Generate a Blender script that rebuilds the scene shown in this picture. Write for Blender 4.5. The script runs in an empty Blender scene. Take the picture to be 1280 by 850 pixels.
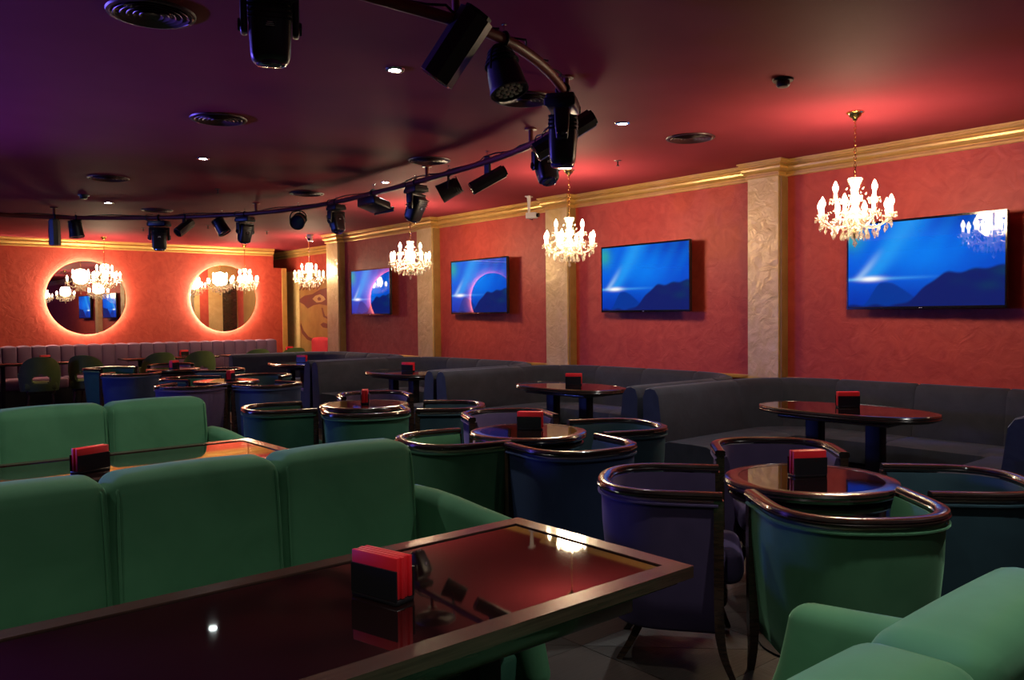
import bpy, math, random
from mathutils import Matrix, Vector, Euler
random.seed(7)
PI = math.pi
S = bpy.context.scene
COL = S.collection

# ------------------------------------------------------------------ camera
EYE = 1.42                      # camera height
CEIL = 2.79
FPX = 1034.0                    # focal length in pixels of the 1280 px frame
cd = bpy.data.cameras.new('camera'); cam = bpy.data.objects.new('camera', cd); COL.objects.link(cam)
cd.sensor_width = 36.0; cd.lens = FPX * 36.0 / 1280.0; cd.clip_end = 100; cd.clip_start = 0.05
R3 = Matrix(((0.76192231, 0.02691345, -0.647109), (-0.6475982, 0.01694512, -0.76179356), (-0.00953716, 0.99949414, 0.03033997)))
cam.matrix_world = Matrix.Translation((0, 0, EYE)) @ R3.to_4x4()
S.camera = cam

# ------------------------------------------------------------------ world, exposure, lamp levels
w = bpy.data.worlds.new('world'); S.world = w; w.use_nodes = True
w.node_tree.nodes['Background'].inputs[0].default_value = (0.10, 0.10, 0.16, 1)
w.node_tree.nodes['Background'].inputs[1].default_value = 0.05
S.view_settings.view_transform = 'Standard'; S.view_settings.look = 'None'
S.view_settings.gamma = 1.0; S.view_settings.use_curve_mapping = False
S.view_settings.exposure = 0.0
S.cycles.use_denoising = True
S.cycles.max_bounces = 7; S.cycles.diffuse_bounces = 4; S.cycles.glossy_bounces = 4; S.cycles.transparent_max_bounces = 12
S.cycles.caustics_reflective = False; S.cycles.caustics_refractive = False
S.cycles.sample_clamp_indirect = 4.0
CHANDELIER_W = 84.0
DOWNLIGHT_W = 84.0
STAGE_W = 400.0
HALO_EMIT = 130.0

# ------------------------------------------------------------------ mesh helpers
class MB:
    def __init__(self): self.v = []; self.f = []
    def add(self, v, f):
        o = len(self.v); self.v += [tuple(p) for p in v]; self.f += [tuple(i + o for i in q) for q in f]; return self
    def xf(self, M):
        self.v = [tuple(M @ Vector(p)) for p in self.v]; return self
    def join(self, o, M=None):
        v = o.v if M is None else [tuple(M @ Vector(p)) for p in o.v]
        return self.add(v, o.f)

def mesh(name, mb, mat, ang=38):
    me = bpy.data.meshes.new(name); me.from_pydata(mb.v, [], mb.f); me.validate(); me.update()
    me.polygons.foreach_set('use_smooth', [True] * len(me.polygons))
    me.set_sharp_from_angle(angle=math.radians(ang))
    if mat: me.materials.append(M[mat])
    return me

def obj(name, mb, mat, parent=None, loc=(0, 0, 0), rot=(0, 0, 0), ang=38):
    me = mb if isinstance(mb, bpy.types.Mesh) else mesh(name, mb, mat, ang)
    o = bpy.data.objects.new(name, me); COL.objects.link(o); o.parent = parent
    o.location = loc; o.rotation_euler = rot
    return o

def tag(o, label, cat, group=None):
    o['label'] = label; o['category'] = cat
    if group: o['group'] = group
    return o

def thing(name, label, cat, loc=(0, 0, 0), rz=0, group=None):
    o = bpy.data.objects.new(name, None); COL.objects.link(o); o.empty_display_size = .1
    o.location = loc; o.rotation_euler = (0, 0, rz)
    return tag(o, label, cat, group)

def struct(name, mb, mat, label=None, parent=None, ang=38):
    o = obj(name, mb, mat, parent, ang=ang)
    if parent is None: o['kind'] = 'structure'
    if label: o['label'] = label
    return o

def copy_tree(o, parent=None):
    c = o.copy(); COL.objects.link(c); c.parent = parent
    for ch in list(o.children): copy_tree(ch, c)
    return c

def box(x0, x1, y0, y1, z0, z1):
    m = MB()
    v = [(x, y, z) for x in (x0, x1) for y in (y0, y1) for z in (z0, z1)]
    return m.add(v, [(0, 1, 3, 2), (4, 6, 7, 5), (0, 4, 5, 1), (2, 3, 7, 6), (0, 2, 6, 4), (1, 5, 7, 3)])

def rbox(sx, sy, sz, r=.02, n=3, puff=0., c=(0, 0, 0), inner=1, fn=None):
    """rounded box centred at c; puff bulges the faces; fn reshapes the points."""
    h = (sx / 2, sy / 2, sz / 2); rr = [min(r, q * .98) for q in h]
    def axis(hh, q):
        a = [-hh + q * (1 - math.cos(k * PI / 2 / n)) for k in range(n + 1)]
        mid = [(-hh + q) + (2 * (hh - q)) * k / (inner + 1) for k in range(1, inner + 1)]
        return a + mid + [-t for t in reversed(a)]
    ax = [axis(h[i], rr[i]) for i in range(3)]
    m = MB(); idx = {}
    def vert(p):
        inn = [max(-h[i] + rr[i], min(h[i] - rr[i], p[i])) for i in range(3)]
        d = Vector([(p[i] - inn[i]) / rr[i] for i in range(3)])
        if d.length > 1e-9:
            # cube-to-sphere on the rounded rim
            mx = max(abs(t) for t in d); d = d.normalized() * mx
        q = [inn[i] + d[i] * rr[i] for i in range(3)]
        if puff:
            for i in range(3):
                j, k = (i + 1) % 3, (i + 2) % 3
                wgt = (1 - (q[j] / h[j]) ** 2) * (1 - (q[k] / h[k]) ** 2)
                q[i] += puff * max(wgt, 0) * (q[i] / h[i])
        q = (q[0] + c[0], q[1] + c[1], q[2] + c[2])
        if fn: q = fn(*q)
        key = tuple(round(t, 5) for t in p)
        if key not in idx: idx[key] = len(m.v); m.v.append(q)
        return idx[key]
    for i in range(3):
        j, k = (i + 1) % 3, (i + 2) % 3
        for s in (-1, 1):
            for a in range(len(ax[j]) - 1):
                for b in range(len(ax[k]) - 1):
                    pts = []
                    for (aa, bb) in ((a, b), (a + 1, b), (a + 1, b + 1), (a, b + 1)):
                        p = [0, 0, 0]; p[i] = s * h[i]; p[j] = ax[j][aa]; p[k] = ax[k][bb]; pts.append(vert(p))
                    if s < 0: pts.reverse()
                    if len(set(pts)) > 2: m.f.append(tuple(pts))
    return m

def lathe(prof, n=24, c=(0, 0, 0), cap=True):
    m = MB(); k = len(prof)
    for i in range(n):
        a = 2 * PI * i / n
        for r, z in prof: m.v.append((c[0] + r * math.cos(a), c[1] + r * math.sin(a), c[2] + z))
    for i in range(n):
        for j in range(k - 1):
            a, b = i * k + j, ((i + 1) % n) * k + j
            m.f.append((a, b, b + 1, a + 1))
    if cap:
        if prof[0][0] > 1e-6: m.f.append(tuple(((n - 1 - i) * k) for i in range(n)))
        if prof[-1][0] > 1e-6: m.f.append(tuple((i * k + k - 1) for i in range(n)))
    return m

def tube(path, r, n=8, cap=True, close=False, squash=None):
    """round (or squashed) tube along a 3-D path; r a number or one per point."""
    P = [Vector(p) for p in path]; L = len(P); m = MB()
    rad = r if isinstance(r, (list, tuple)) else [r] * L
    up = None
    for i in range(L):
        if close: t = (P[(i + 1) % L] - P[i - 1]).normalized()
        else: t = (P[min(i + 1, L - 1)] - P[max(i - 1, 0)]).normalized()
        if up is None:
            up = Vector((0, 0, 1)) if abs(t.z) < .95 else Vector((0, 1, 0))
        up = (up - t * up.dot(t)).normalized(); sd = t.cross(up)
        for k in range(n):
            a = 2 * PI * k / n + (PI / n)
            m.v.append(tuple(P[i] + (up * math.sin(a) * (squash or 1) + sd * math.cos(a)) * rad[i]))
    rng = L if close else L - 1
    for i in range(rng):
        for k in range(n):
            a, b = i * n + k, i * n + (k + 1) % n; c_, d = ((i + 1) % L) * n + k, ((i + 1) % L) * n + (k + 1) % n
            m.f.append((a, b, d, c_))
    if cap and not close:
        m.f.append(tuple(range(n - 1, -1, -1))); m.f.append(tuple((L - 1) * n + k for k in range(n)))
    return m

def sweep(path, prof, close=False, cap=True, scl=None):
    """profile (offset to the LEFT of travel, z) along a plan polyline with mitred corners."""
    P = [Vector((p[0], p[1])) for p in path]; L = len(P); k = len(prof); m = MB()
    for i in range(L):
        a = P[i] - P[i - 1] if (i > 0 or close) else None
        b = P[(i + 1) % L] - P[i] if (i < L - 1 or close) else None
        if a is None: a = b
        if b is None: b = a
        a = a.normalized(); b = b.normalized()
        na, nb = Vector((-a.y, a.x)), Vector((-b.y, b.x))
        nn = (na + nb); nn = nn.normalized() if nn.length > 1e-6 else na
        q = nn / max(.3, nn.dot(na))
        for o, z in prof:
            if scl: o, z = scl(i, L, o, z)
            m.v.append((P[i].x + q.x * o, P[i].y + q.y * o, z))
    for i in range(L if close else L - 1):
        for j in range(k):
            A, B = i * k + j, i * k + (j + 1) % k; C2, D = ((i + 1) % L) * k + j, ((i + 1) % L) * k + (j + 1) % k
            m.f.append((A, C2, D, B))
    if cap and not close:
        m.f.append(tuple(range(k))); m.f.append(tuple((L - 1) * k + j for j in range(k - 1, -1, -1)))
    return m

def prism(poly, z0, z1):
    m = MB(); n = len(poly)
    m.add([(x, y, z0) for x, y in poly] + [(x, y, z1) for x, y in poly],
          [tuple(range(n - 1, -1, -1)), tuple(range(n, 2 * n))] + [(i, (i + 1) % n, n + (i + 1) % n, n + i) for i in range(n)])
    return m

def catmull(P, per=6, close=False):
    L = len(P); out = []
    for i in range(L if close else L - 1):
        g = lambda k: Vector(P[k % L]) if close else Vector(P[max(0, min(L - 1, k))])
        a, b, c_, d = g(i - 1), g(i), g(i + 1), g(i + 2)
        for s in range(per):
            t = s / per
            out.append(tuple(.5 * ((2 * b) + (c_ - a) * t + (2 * a - 5 * b + 4 * c_ - d) * t * t + (3 * b - a - 3 * c_ + d) * t ** 3)))
    if not close: out.append(tuple(P[-1]))
    return out

def rotx(a): return Matrix.Rotation(a, 4, 'X')
def roty(a): return Matrix.Rotation(a, 4, 'Y')
def rotz(a): return Matrix.Rotation(a, 4, 'Z')
def T(x, y, z): return Matrix.Translation((x, y, z))

# ------------------------------------------------------------------ materials
M = {}
def lin(r, g, b):
    f = lambda c: (c / 255 / 12.92) if c / 255 <= .04045 else ((c / 255 + .055) / 1.055) ** 2.4
    return (f(r), f(g), f(b), 1)

def mat(name, col, rough=.5, metal=0., spec=.5, var=None, scale=6., bump=0., bscale=None, sheen=0., coat=0., emit=None, emit_s=0., stretch=None, detail=5., dist=0., tint=None):
    m = bpy.data.materials.new(name); m.use_nodes = True; nt = m.node_tree; b = nt.nodes['Principled BSDF']
    b.inputs['Base Color'].default_value = col; b.inputs['Roughness'].default_value = rough
    b.inputs['Metallic'].default_value = metal; b.inputs['Specular IOR Level'].default_value = spec
    if sheen:
        b.inputs['Sheen Weight'].default_value = sheen; b.inputs['Sheen Roughness'].default_value = .35
        b.inputs['Sheen Tint'].default_value = tint or col
    if coat: b.inputs['Coat Weight'].default_value = coat; b.inputs['Coat Roughness'].default_value = .05
    if emit: b.inputs['Emission Color'].default_value = emit; b.inputs['Emission Strength'].default_value = emit_s
    if var or bump:
        tc = nt.nodes.new('ShaderNodeTexCoord'); src = tc.outputs['Object']
        if stretch:
            mp = nt.nodes.new('ShaderNodeMapping'); mp.inputs['Scale'].default_value = stretch; nt.links.new(src, mp.inputs[0]); src = mp.outputs[0]
    if var:
        n = nt.nodes.new('ShaderNodeTexNoise'); n.inputs['Scale'].default_value = scale; n.inputs['Detail'].default_value = detail
        n.inputs['Distortion'].default_value = dist; nt.links.new(src, n.inputs['Vector'])
        cr = nt.nodes.new('ShaderNodeValToRGB'); cr.color_ramp.elements[0].position = .32; cr.color_ramp.elements[1].position = .68
        cr.color_ramp.elements[0].color = col; cr.color_ramp.elements[1].color = var
        nt.links.new(n.outputs['Fac'], cr.inputs[0]); nt.links.new(cr.outputs[0], b.inputs['Base Color'])
    if bump:
        n2 = nt.nodes.new('ShaderNodeTexNoise'); n2.inputs['Scale'].default_value = bscale or scale * 2; n2.inputs['Detail'].default_value = 6
        n2.inputs['Distortion'].default_value = dist; nt.links.new(src, n2.inputs['Vector'])
        bp = nt.nodes.new('ShaderNodeBump'); bp.inputs['Strength'].default_value = bump; bp.inputs['Distance'].default_value = .02
        nt.links.new(n2.outputs['Fac'], bp.inputs['Height']); nt.links.new(bp.outputs[0], b.inputs['Normal'])
    M[name] = m
    return m

mat('red_plaster', (.37, .041, .026, 1), .55, var=(.47, .068, .041, 1), scale=5.5, bump=.32, bscale=7, dist=1.6, detail=8, spec=.35)
mat('gold_plaster', (.56, .37, .145, 1), .42, metal=.20, var=(.68, .48, .22, 1), scale=5, bump=.55, bscale=9, dist=1.2, detail=8)
mat('gold_trim', (.74, .46, .15, 1), .32, metal=.45, var=(.66, .40, .12, 1), scale=9)
mat('dark_gold', (.28, .16, .045, 1), .45, metal=.2, var=(.36, .22, .07, 1), scale=7, bump=.3)
mat('ceiling_paint', (.235, .030, .042, 1), .70, spec=.05, var=(.275, .037, .052, 1), scale=1.3, detail=3)
mat('floor_wood', (.014, .011, .009, 1), .45, var=(.024, .018, .015, 1), scale=5, stretch=(1, 9, 1), bump=.1)
mat('floor_grey', (.042, .041, .042, 1), .45, var=(.060, .058, .058, 1), scale=5, stretch=(9, 1, 1), bump=.1)
mat('floor_brown', (.022, .014, .011, 1), .45, var=(.032, .020, .015, 1), scale=5, stretch=(1, 7, 1), bump=.1)
mat('green_velvet', (.048, .175, .082, 1), .85, var=(.066, .215, .105, 1), scale=4.5, sheen=.45, tint=(.35, .75, .45, 1), dist=1.0)
mat('dark_green_velvet', (.014, .085, .050, 1), .85, var=(.020, .105, .062, 1), scale=4.5, sheen=.35, tint=(.2, .6, .45, 1), dist=1.0)
mat('moss_velvet', (.075, .125, .032, 1), .85, var=(.092, .150, .042, 1), scale=6, sheen=.25, tint=(.4, .6, .25, 1))
mat('navy_velvet', (.012, .030, .085, 1), .85, var=(.018, .040, .105, 1), scale=4.5, sheen=.35, tint=(.2, .35, .8, 1), dist=1.0)
mat('teal_velvet', (.012, .045, .066, 1), .85, var=(.017, .058, .080, 1), scale=4.5, sheen=.35, tint=(.2, .5, .6, 1), dist=1.0)
mat('purple_velvet', (.050, .032, .095, 1), .85, var=(.066, .042, .118, 1), scale=4.5, sheen=.4, tint=(.45, .35, .8, 1), dist=1.0)
mat('mauve_velvet', (.098, .052, .100, 1), .8, var=(.122, .066, .122, 1), scale=5, sheen=.4, tint=(.6, .4, .6, 1))
mat('slate_velvet', (.010, .015, .030, 1), .85, var=(.018, .025, .045, 1), scale=5, sheen=.4, tint=(.35, .42, .6, 1), bump=.12, bscale=9, dist=1.2)
mat('red_velvet', (.42, .012, .02, 1), .8, var=(.5, .02, .03, 1), scale=5, sheen=.3)
mat('dark_wood', (.020, .011, .008, 1), .20, var=(.050, .026, .015, 1), scale=5, stretch=(3, 3, 22), coat=.4)
mat('rail_wood', (.010, .007, .006, 1), .20, var=(.026, .016, .011, 1), scale=4, stretch=(8, 8, 30), coat=.6, dist=1.0)
mat('frame_wood', (.035, .018, .013, 1), .26, var=(.070, .036, .026, 1), scale=3, stretch=(2, 40, 40), coat=.35)
mat('table_glass', (.008, .003, .003, 1), .03, spec=.75)
mat('black_metal', (.008, .008, .009, 1), .55, spec=.3)
mat('black_plastic', (.010, .010, .012, 1), .38, bump=.04, bscale=60)
mat('black_gloss', (.006, .006, .008, 1), .12)
mat('pipe_paint', (.15, .026, .020, 1), .45, var=(.18, .034, .026, 1), scale=4, spec=.3)
mat('chrome', (.75, .75, .75, 1), .12, metal=1)
mat('brass', (.86, .60, .22, 1), .16, metal=1)
mat('white_plastic', (.75, .72, .70, 1), .4)
mat('red_card', (.66, .010, .018, 1), .45, var=(.72, .016, .026, 1), scale=8)
mat('holder_black', (.012, .012, .014, 1), .25)
mat('vent_paint', (.055, .016, .018, 1), .45)
mat('vent_dark', (.012, .006, .008, 1), .6)
mat('bulb', (1, .9, .7, 1), .3, emit=(1, .78, .48, 1), emit_s=30)
mat('downlight_glow', (1, 1, 1, 1), .3, emit=(.92, 1, .98, 1), emit_s=60)
mat('halo_led', (1, .9, .7, 1), .4, emit=(1, .80, .52, 1), emit_s=HALO_EMIT)
mat('mirror_glass', (.92, .92, .92, 1), .0, metal=1)
mat('lens_blue', (.01, .02, .10, 1), .06, spec=.8, coat=1)
mat('led_lens', (.5, .48, .42, 1), .1, spec=.8)
mat('mural_red', (.10, .014, .010, 1), .5)
mat('mural_gold', (.24, .125, .032, 1), .45, metal=.15, var=(.32, .18, .055, 1), scale=4, bump=.1)
mat('mural_light', (.42, .27, .11, 1), .45)
mat('white_print', (.6, .6, .62, 1), .4)
mat('screen_ink', (.02, .06, .2, 1), .4)
mat('plain_wall', (.20, .030, .022, 1), .6, var=(.25, .042, .03, 1), scale=2)

# crystal: clear with mirror glints
m = bpy.data.materials.new('crystal'); m.use_nodes = True; nt = m.node_tree; nt.nodes.remove(nt.nodes['Principled BSDF'])
g = nt.nodes.new('ShaderNodeBsdfGlossy'); g.inputs['Color'].default_value = (1, .95, .86, 1); g.inputs['Roughness'].default_value = .04
tr = nt.nodes.new('ShaderNodeBsdfTransparent'); tr.inputs[0].default_value = (1, .97, .92, 1)
df = nt.nodes.new('ShaderNodeBsdfTranslucent'); df.inputs[0].default_value = (1, .93, .8, 1)
mx = nt.nodes.new('ShaderNodeMixShader'); mx.inputs[0].default_value = .5; nt.links.new(g.outputs[0], mx.inputs[1]); nt.links.new(df.outputs[0], mx.inputs[2])
m2 = nt.nodes.new('ShaderNodeMixShader'); m2.inputs[0].default_value = .5; nt.links.new(tr.outputs[0], m2.inputs[1]); nt.links.new(mx.outputs[0], m2.inputs[2])
nt.links.new(m2.outputs[0], nt.nodes['Material Output'].inputs[0]); M['crystal'] = m

# TV picture: colour attribute of the screen mesh shown as light, under a glossy pane
m = bpy.data.materials.new('tv_picture'); m.use_nodes = True; nt = m.node_tree; b = nt.nodes['Principled BSDF']
b.inputs['Base Color'].default_value = (.004, .004, .006, 1); b.inputs['Roughness'].default_value = .02
at = nt.nodes.new('ShaderNodeAttribute'); at.attribute_name = 'picture'
nt.links.new(at.outputs['Color'], b.inputs['Emission Color']); b.inputs['Emission Strength'].default_value = 1.0; M['tv_picture'] = m

# ------------------------------------------------------------------ the room
WX = 6.774          # wall with the screens
WY = 15.83          # wall with the round mirrors
LX, BY = -5.2, -3.4 # walls out of view
RX = 7.66           # side wall of the recess beyond the last pilaster
floor = struct('floor', box(LX, 9.0, BY, 18.0, -.12, 0), 'floor_wood', 'dark wood floor with triangular inlays')
struct('ceiling', box(LX, 9.0, BY, 18.0, CEIL, CEIL + .12), 'ceiling_paint', 'glossy deep red ceiling')
struct('wall_right', box(WX, WX + .2, BY, 12.62, 0, CEIL), 'red_plaster', 'red venetian plaster wall carrying the screens')
far = struct('wall_far', box(LX, 7.16, WY, WY + .18, 0, CEIL), 'red_plaster', 'orange red plaster wall carrying round mirrors')
struct('wall_far_lower', box(7.16, 7.33, WY, WY + .18, 0, 2.41), 'red_plaster', 'low end of the mirror wall', parent=far)
struct('wall_recess', box(RX, RX + .15, 12.62, 18.0, 0, CEIL), 'red_plaster', 'side wall of the recess behind the mural')
struct('wall_recess_return', box(WX + .2, RX - .001, 12.50, 12.619, 0, CEIL), 'gold_plaster')
struct('dark_panel_1', box(7.30, 7.63, 12.6195, 12.64, 0, 2.25), 'dark_wood', 'dark panel added on the recess return to darken the mirror reflection')  # added dark sheet, no real door: darkens the right of the mirror reflection
struct('wall_recess_back', box(7.16, 9.0, 17.9, 18.0, 0, CEIL), 'red_plaster')
struct('wall_left', box(LX - .2, LX, BY, 18.0, 0, CEIL), 'plain_wall')
struct('wall_back', box(LX, 9.0, BY - .2, BY, 0, CEIL), 'plain_wall')

# floor inlays: triangular wood pieces near the front tables
s_ = .62
tri = [mesh('floor_inlay', prism([(.002, .001), (s_ - .004, .001), (.002, s_ - .004)], 0, .004), k) for k in ('floor_grey', 'floor_brown', 'floor_wood')]
tri2 = [mesh('floor_inlay', prism([(s_ - .002, s_ - .001), (.004, s_ - .001), (s_ - .002, .004)], 0, .004), k) for k in ('floor_grey', 'floor_brown', 'floor_wood')]
for i in range(0, 10):
    for j in range(0, 10):
        a = random.choice((0, 1, 2, 2)); b_ = random.choice((0, 1, 1, 2))
        obj('floor_inlay', tri[a], None, floor, (i * s_, j * s_, 0)); obj('floor_inlay', tri2[b_], None, floor, (i * s_, j * s_, 0))

# pilasters on the screen wall
PIL = [(4.125, 4.44), (6.84, 7.20), (9.54, 9.91), (12.24, 12.62)]
PX = 6.65
for k, (a, b_) in enumerate(PIL):
    struct('trim_%d' % (k + 1), box(PX, WX + .001, a, b_, 0, CEIL - .06), 'gold_plaster', 'gold textured plaster pilaster')
    struct('trim_%d' % (k + 11), box(PX + .02, WX, a - .022, a - .001, 0, CEIL - .15), 'dark_gold', 'bronze side strip of a pilaster')
# cornice (swept moulding) running round the pilasters; profile offset is into the room
CP = [(0, CEIL - .145), (.014, CEIL - .145), (.018, CEIL - .139), (.018, CEIL - .122), (.014, CEIL - .117), (.003, CEIL - .115), (.003, CEIL - .104), (.018, CEIL - .102), (.034, CEIL - .094),
      (.046, CEIL - .080), (.050, CEIL - .064), (.046, CEIL - .054), (.030, CEIL - .050), (.028, CEIL - .040), (.056, CEIL - .036), (.062, CEIL - .030), (.062, CEIL - .018), (.074, CEIL - .014), (.074, CEIL - .001), (0, CEIL - .001)]
path = [(WX, BY)]
for a, b_ in PIL[:3]: path += [(WX, a), (PX, a), (PX, b_), (WX, b_)]
path += [(WX, PIL[3][0]), (PX, PIL[3][0]), (PX, 12.63), (RX, 12.63), (RX, 17.9)]
struct('trim_21', sweep(path, CP), 'gold_trim', 'gold moulded cornice above the screens', ang=20)
struct('trim_22', sweep([(7.16, WY), (LX, WY)], CP), 'gold_trim', 'gold moulded cornice above the mirrors', ang=20)
struct('trim_23', sweep([(WX, BY), (WX, 4.11)], [(0, .800), (.018, .800), (.022, .817), (.018, .834), (0, .834)]), 'gold_trim', 'thin gold rail above the booths')
for k in range(3):
    struct('trim_%d' % (24 + k), sweep([(WX, PIL[k][1]), (WX, PIL[k + 1][0] - .024)], [(0, .800), (.018, .800), (.022, .817), (.018, .834), (0, .834)]), 'gold_trim')
# recess: gold jamb of the mirror wall, gold wall beside the mural
struct('trim_31', box(7.331, 7.43, WY - .02, WY + .18, 0, 2.41), 'gold_trim', 'bright gold jamb at the end of the mirror wall')
struct('trim_32', box(RX - .03, RX, 15.67, 17.6, 0, 2.36), 'gold_plaster', 'dull gold wall panel beside the mural')

# mural: gold panel with a stylised red face, flat pieces
mu = thing('mural', 'gold and red mural of a face in the recess', 'mural', (RX - .0215, 14.3, .05))
MU = lambda zx, zy: (15.66 - (zx - 218) / 162 * 1.12 - 14.3, 2.25 - (zy - 345) / 405 * 1.52 - .05)
obj('backing', box(0, .02, -1.3, 1.36, 0, 2.26), 'mural_gold', mu)
def mural_piece(name, pts, k, d=.004):
    P = [MU(*p) for p in pts]
    mm = MB(); n = len(P)
    mm.add([(-d, y, z) for y, z in P] + [(0, y, z) for y, z in P], [tuple(range(n)), tuple(range(2 * n - 1, n - 1, -1))] + [((i + 1) % n, i, n + i, n + (i + 1) % n) for i in range(n)])
    return obj(name, mm, k, mu)
mural_piece('mask_band', [(218, 470), (250, 452), (300, 446), (345, 425), (385, 418), (430, 425), (430, 505), (385, 508), (340, 500), (305, 505), (268, 522), (245, 500), (218, 486)], 'mural_red')
mural_piece('eye', [(300, 472), (318, 456), (345, 450), (368, 462), (378, 478), (355, 490), (325, 492)], 'mural_light', .007)
mural_piece('pupil', [(330, 470), (342, 462), (354, 470), (350, 482), (336, 482)], 'mural_red', .010)
mural_piece('jaw_line', [(222, 600), (240, 640), (270, 672), (320, 690), (385, 684), (385, 696), (318, 704), (262, 688), (228, 655), (218, 615)], 'mural_red')
mural_piece('lips', [(345, 606), (362, 596), (385, 602), (420, 600), (420, 622), (385, 626), (360, 622)], 'mural_red')
mural_piece('nose_line', [(352, 520), (360, 520), (372, 560), (390, 570), (388, 578), (364, 568)], 'mural_red')
for a in range(6):
    x = 222 + a * 22
    mural_piece('hair_lock', [(x, 352), (x + 9, 350), (x + 26, 376), (x + 20, 402), (x - 2, 424), (x - 8, 420), (x + 10, 398), (x + 14, 380)], 'mural_red')

# ------------------------------------------------------------------ round back-lit mirrors
def round_mirror(cx, cz, r, label):
    t = thing('round_mirror', label, 'mirror', (cx, WY, cz), 0, 'round mirrors on the far wall')
    Rm = rotx(PI / 2)
    obj('backing', lathe([(0, 0), (r - .07, 0), (r - .07, .045), (0, .045)], 64).xf(Rm), 'black_plastic', t)
    obj('led_strip', lathe([(r - .068, .012), (r - .035, .012), (r - .035, .044), (r - .068, .044)], 64, cap=False).xf(Rm), 'halo_led', t)
    obj('mirror_pane', lathe([(0, .046), (r, .046), (r, .058), (r - .004, .062), (0, .062)], 96).xf(Rm), 'mirror_glass', t, ang=30)
round_mirror(3.70, 1.79, .64, 'round back-lit mirror reflecting a cluster of chandeliers')
round_mirror(6.12, 1.79, .64, 'round back-lit mirror nearest the mural recess')
round_mirror(1.28, 1.79, .64, 'round back-lit mirror on the stage side, seen as an arc in two screens')

# ------------------------------------------------------------------ screens
def picture(u, v):
    sm = lambda a, b, x: (lambda t: t * t * (3 - 2 * t))(max(0, min(1, (x - a) / (b - a))))
    mixc = lambda p, q, t: tuple(p[i] * (1 - t) + q[i] * t for i in range(3))
    c = mixc((.0, .035, .42), (.0, .10, .72), sm(0, .6, v) * (1 - .45 * sm(.6, 1, u)))
    c = mixc(c, (.0, .035, .36), .7 * sm(.72, 1.0, v) * sm(.3, .8, u))
    gl = math.exp(-(((u - .50) / .22) ** 2 + ((v - .60) / .26) ** 2)); c = mixc(c, (.0, .20, .86), .8 * gl)
    # falling water: a curved bright band from the top to the left horizon
    bx = .12 + .30 * max(0, v - .32) ** .8 / .68 ** .8; d = (u - bx) / (.055 + .05 * v)
    if v > .30: c = mixc(c, (.02, .38, .92), .65 * math.exp(-d * d) * sm(.30, .36, v))
    d2 = (u - bx + .07) / .03
    if v > .32: c = mixc(c, (.45, .70, .95), .55 * math.exp(-d2 * d2) * sm(.75, .36, v))
    st = math.sin(38 * (u - .45 * v) + 5 * v) * .5 + .5; c = mixc(c, (.0, .32, .9), .14 * st * sm(.4, .8, v))
    # bright horizon streak
    hz = math.exp(-((v - .335) / .016) ** 2); c = mixc(c, (.10, .55, .95), .6 * hz * sm(.75, .1, u))
    sp = math.exp(-(((u - .16) / .075) ** 2 + ((v - .335) / .026) ** 2)); c = mixc(c, (1.0, 1.0, 1.0), min(1, 1.2 * sp))
    # dark hills
    h1 = .02 + .27 * sm(.10, .24, u) - .30 * sm(.26, .60, u); k1 = sm(h1 + .012, h1 - .012, v) if u < .62 else 0
    c = mixc(c, (.0, .035, .30), k1)
    h2 = .02 + .36 * sm(.34, .68, u) + .05 * sm(.68, 1, u) + .012 * math.sin(40 * u)
    c = mixc(c, (.004, .012, .13), sm(h2 + .015, h2 - .02, v))
    if v < h2: c = mixc(c, (.0, .07, .09), .35 * (math.sin(17 * u + 9 * v) * math.sin(23 * v - 7 * u) * .5 + .5) ** 2 * sm(.62, .9, u) * sm(.05, .3, v))
    gr = math.exp(-(((u - .03) / .08) ** 2 + ((v - .86) / .16) ** 2)); c = mixc(c, (.03, .42, .30), .8 * gr)
    return c
def screen_mesh(wd, ht, nu=112, nv=63):
    mb = MB()
    for j in range(nv + 1):
        for i in range(nu + 1): mb.v.append((wd * (i / nu - .5), 0, ht * (j / nv - .5)))
    for j in range(nv):
        for i in range(nu):
            a = j * (nu + 1) + i; mb.f.append((a, a + 1, a + nu + 2, a + nu + 1))
    me = mesh('screen', mb, 'tv_picture')
    ca = me.color_attributes.new('picture', 'FLOAT_COLOR', 'POINT')
    for k, p in enumerate(mb.v):
        c = picture(p[0] / wd + .5, p[2] / ht + .5); ca.data[k].color = (c[0], c[1], c[2], 1)
    return me
TVW, TVH = 1.235, .715
SCR = screen_mesh(TVW - .024, TVH - .036)
def frame_ring(w0, h0, w1, h1, y0, y1):
    mb = MB()
    for (x0, x1, z0, z1) in ((-w0 / 2, w0 / 2, h1 / 2, h0 / 2), (-w0 / 2, w0 / 2, -h0 / 2, -h1 / 2), (-w0 / 2, -w1 / 2, -h1 / 2, h1 / 2), (w1 / 2, w0 / 2, -h1 / 2, h1 / 2)):
        mb.join(box(x0, x1, y0, y1, z0, z1))
    return mb
def tv(y, label):
    t = thing('television', label, 'television', (6.648, y, 1.795), -PI / 2 - .034, 'wall screens')
    obj('case', rbox(TVW, .034, TVH, .008, 2, c=(0, .020, 0)), 'black_plastic', t)
    obj('bezel', frame_ring(TVW, TVH, TVW - .022, TVH - .034, -.004, .006), 'black_gloss', t)
    obj('screen', SCR, None, t, (0, .001, .003))
    obj('rear_housing', rbox(.80, .05, .42, .015, 2, c=(0, .055, -.06)), 'black_plastic', t)
    obj('wall_bracket', box(-.15, .15, .078, .099, -.12, .12), 'black_metal', t)
    obj('maker_mark', box(-.012, .012, -.0055, -.004, -TVH / 2 + .006, -TVH / 2 + .011), 'white_print', t)
TVY = [2.87, 5.70, 8.50, 11.22]
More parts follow.
